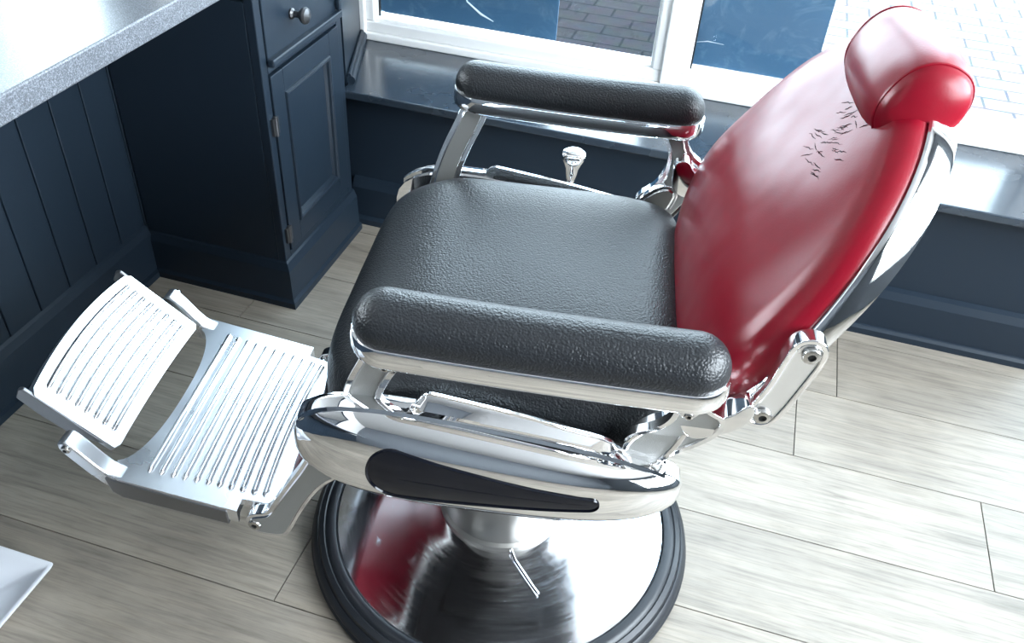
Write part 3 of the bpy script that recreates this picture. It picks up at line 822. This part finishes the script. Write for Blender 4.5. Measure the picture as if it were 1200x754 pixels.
for y in (-.155, 0, .155):
    for t in (.06, .20):
        bm = bmesh.new(); p = calf(y, t, -.010); q = -nv
        lat = Vector((0, 1, 0)); up = q.cross(lat)
        loft(bm, [[p + q*h + (lat*math.cos(2*PI*k/16)+up*math.sin(2*PI*k/16))*r for k in range(16)] for r, h in ((.007, 0), (.0065, .002), (.004, .004), (.001, .0045))])
        mk('rivet', bm, M['chrome_clean'], cfp)

# foot plate : u,z line rising to the front; concave front edge between two arms
def foot_z(u): return .196 + (-.391-u)/.209*.042
def rib(bm, pts, r, h, up):
    """half round rib along pts"""
    pts = [Vector(p) for p in pts]; L = len(pts); rings = []
    for i, p in enumerate(pts):
        t = (pts[min(i+1, L-1)]-pts[max(i-1, 0)]).normalized(); w = t.cross(up).normalized()
        e = min(1, (1-(1-min(1, min(i, L-1-i)/1.5))**2)**.5 + .12)
        rings.append([p + w*r*e*math.cos(PI*k/8)+up*h*(e**.7)*math.sin(PI*k/8) - up*(.0008 if k in (0, 8) else 0) for k in range(9)])
    loft(bm, rings, closed=True)
FW = .199
def arc_u(v):   # concave front edge
    x = abs(v)/.165
    return -.606 + .040*math.sqrt(max(0, 1-min(1, x)**2.4))
bm = bmesh.new()
n = 80; top = []; cols = []
for i in range(n+1):
    v = -FW + 2*FW*i/n
    uf = arc_u(v) if abs(v) < .165 else -.600
    ur = -.347
    # rear corner notch for the hinge
    if abs(v) > .172: ur = -.400
    cols.append((v, uf, ur))
vt, vb = [], []
for v, uf, ur in cols:
    rt = []; rb_ = []
    for j in range(9):
        u = uf + (ur-uf)*j/8
        rt.append(bm.verts.new((u, v, foot_z(u)+.003))); rb_.append(bm.verts.new((u, v, foot_z(u)-.012 - (.012 if abs(v) > .19 else 0))))
    vt.append(rt); vb.append(rb_)
for i in range(n):
    for j in range(8):
        bm.faces.new((vt[i][j], vt[i+1][j], vt[i+1][j+1], vt[i][j+1])); bm.faces.new((vb[i][j], vb[i][j+1], vb[i+1][j+1], vb[i+1][j]))
    bm.faces.new((vt[i][0], vb[i][0], vb[i+1][0], vt[i+1][0])); bm.faces.new((vt[i][8], vt[i+1][8], vb[i+1][8], vb[i][8]))
for i in (0, n):
    for j in range(8): bm.faces.new((vt[i][j], vt[i][j+1], vb[i][j+1], vb[i][j]))
upv = Vector((.197, 0, .98)).normalized()
for k in range(11):
    f = k/10
    vm = .172 - .012*f
    pts = []
    u_off = -.549 + f*.180
    for j in range(61):
        v = -vm + 2*vm*j/60
        bow = -.008*f*(1-(v/.165)**2)
        u = u_off + bow
        pts.append((u, v, foot_z(u)+.0034))
    rib(bm, pts, .0050, .0062, upv)
fp = mk('footrest', bm, [M['alu'], M['alu_dark']], C_, bevel=.003, ang=50)
for sgn in (-1, 1):
    bm = bmesh.new()
    arm = [(-.565, .233), (-.590, .2395), (-.606, .248), (-.643, .298), (-.655, .308), (-.667, .303), (-.668, .289), (-.655, .270), (-.622, .228), (-.604, .212), (-.580, .206), (-.565, .208)]
    plate(bm, chaikin(arm, 1), sgn*.198, sgn*.168); mk('footrest_arm', bm, M['alu'], fp, bevel=.004, seg=3)
    bolt_y('bolt', -.653, sgn*.198, .294, .0075, sgn, fp)
    bm = bmesh.new(); sk = [(-.606, foot_z(-.606)), (-.50, foot_z(-.5)-.002), (-.416, foot_z(-.416)-.002), (-.416, foot_z(-.416)-.034), (-.50, foot_z(-.50)-.036), (-.585, foot_z(-.585)-.038), (-.600, foot_z(-.6)-.030)]
    plate(bm, sk, sgn*.201, sgn*.190); mk('footrest_skirt', bm, M['alu_dark'], fp, bevel=.002)
    bm = bmesh.new(); tube(bm, [(-.376, sgn*.1725, .182), (-.376, sgn*.184, .182)], .013, 20); mk('hinge_barrel', bm, M['chrome'], fp)
# upper flip plate
FA = Vector((-.604, 0, .254)); FB = Vector((-.716, 0, .358)); fd = (FB-FA).normalized(); fl_ = (FB-FA).length; fn = Vector((fd.z*1.0, 0, -fd.x)).normalized()
if fn.z < 0: fn = -fn
def flip_pt(t, v, n):
    bow = .016*(1-(v/.155)**2)*(0.35+.65*t)
    return FA + fd*(t*fl_ + bow) + Vector((0, v, 0)) + fn*(n + .004*(1-(v/.155)**2))
bm = bmesh.new(); vt, vb = [], []
n = 30
for i in range(n+1):
    v = -.156 + .312*i/n
    inset = .006*max(0, (abs(v)-.148)/.008)
    ts = [0+inset/fl_, .08, .25, .42, .6, .78, .92, 1.0-inset/fl_]
    vt.append([bm.verts.new(flip_pt(t, v, .004)) for t in ts]); vb.append([bm.verts.new(flip_pt(t, v, -.008 if t < .9 else -.026)) for t in ts])
m = len(ts)-1
for i in range(n):
    for j in range(m):
        bm.faces.new((vt[i][j], vt[i+1][j], vt[i+1][j+1], vt[i][j+1])); bm.faces.new((vb[i][j], vb[i][j+1], vb[i+1][j+1], vb[i+1][j]))
    bm.faces.new((vt[i][0], vb[i][0], vb[i+1][0], vt[i+1][0])); bm.faces.new((vt[i][m], vt[i+1][m], vb[i+1][m], vb[i][m]))
for i in (0, n):
    for j in range(m): bm.faces.new((vt[i][j], vt[i][j+1], vb[i][j+1], vb[i][j]))
for k in range(8):
    t = .14 + .74*k/7
    rib(bm, [flip_pt(t, -.134+.268*j/50, .0045) for j in range(51)], .0044, .0052, fn)
fpl = mk('flip_footrest', bm, M['alu'], C_, bevel=.003, ang=50)
for sgn in (-1, 1):
    bm = bmesh.new(); w = [flip_pt(t, 0, n_) for t, n_ in ((.06, -.004), (.98, -.003), (1.01, -.010), (.97, -.030), (.72, -.034), (.42, -.032), (.22, -.018))]
    plate(bm, [(p.x, p.z) for p in w], sgn*.157, sgn*.150); mk('flip_skirt', bm, M['alu_dark'], fpl, bevel=.002)

# --- pump lever on the window side
bm = bmesh.new()
tube(bm, [(.02, .16, .425), (.03, .30, .425), (.040, .375, .432), (.046, .392, .450), (.050, .385, .50), (.051, .37, .545)], [.009, .009, .009, .009, .008, .008], 14)
pv = mk('pump_lever', bm, M['chrome'], C_)
bm = bmesh.new()
ax = Vector((.02, -.30, .95)).normalized(); lx = Vector((1, 0, 0)); lx = (lx-ax*lx.dot(ax)).normalized(); ly = ax.cross(lx)
kp = Vector((.051, .37, .535))
loft(bm, [[kp + ax*h + lx*rx*math.cos(2*PI*k/28) + ly*ry*math.sin(2*PI*k/28) for k in range(28)] for rx, ry, h in ((.007, .007, 0), (.0105, .0105, .004), (.0115, .0115, .016), (.0135, .013, .030), (.019, .017, .046), (.0215, .019, .055), (.0205, .018, .060), (.016, .014, .063), (.004, .004, .064))])
mk('lever_knob', bm, M['chrome_clean'], pv)

# ------------------------------------------------------------------ light
w = bpy.data.worlds.new('sky'); scn.world = w; w.use_nodes = True
nt = w.node_tree; bg = nt.nodes['Background']
tc = N(nt, 'ShaderNodeTexCoord'); sx = N(nt, 'ShaderNodeSeparateXYZ'); nt.links.new(tc.outputs['Generated'], sx.inputs[0])
cr = N(nt, 'ShaderNodeValToRGB'); e = cr.color_ramp.elements
e[0].position = 0.0; e[0].color = (.84, .93, 1.0, 1); e[1].position = .9; e[1].color = (.24, .32, .42, 1)
x = e.new(.5); x.color = (.80, .91, 1.0, 1)
nt.links.new(sx.outputs[2], cr.inputs[0]); nt.links.new(cr.outputs[0], bg.inputs[0]); bg.inputs[1].default_value = 14.0
sun = bpy.data.lights.new('sun', 'SUN'); so = bpy.data.objects.new('sun', sun); COL.objects.link(so)
sun.energy = 190; sun.angle = math.radians(.53); sun.color = (1, .97, .92)
so.rotation_euler = Vector((0.0, .364, -1)).to_track_quat('-Z', 'Y').to_euler()
def area(name, loc, rot, sx_, sy_, power, col):
    l = bpy.data.lights.new(name, 'AREA'); l.shape = 'RECTANGLE'; l.size = sx_; l.size_y = sy_; l.energy = power; l.color = col
    o = bpy.data.objects.new(name, l); COL.objects.link(o); o.location = loc; o.rotation_euler = rot; return o
# area lamp added in the unseen window_2 opening to light the floor
area('daylight_fill', (XR+.10, .375, (WR[2]+WR[3])/2), (0, PI/2, 0), 1.45, 2.7, 225, (.84, .93, 1.0))
scn.view_settings.view_transform = 'Standard'; scn.view_settings.look = 'None'; scn.view_settings.gamma = 1; scn.view_settings.use_curve_mapping = False
scn.view_settings.exposure = -0.17
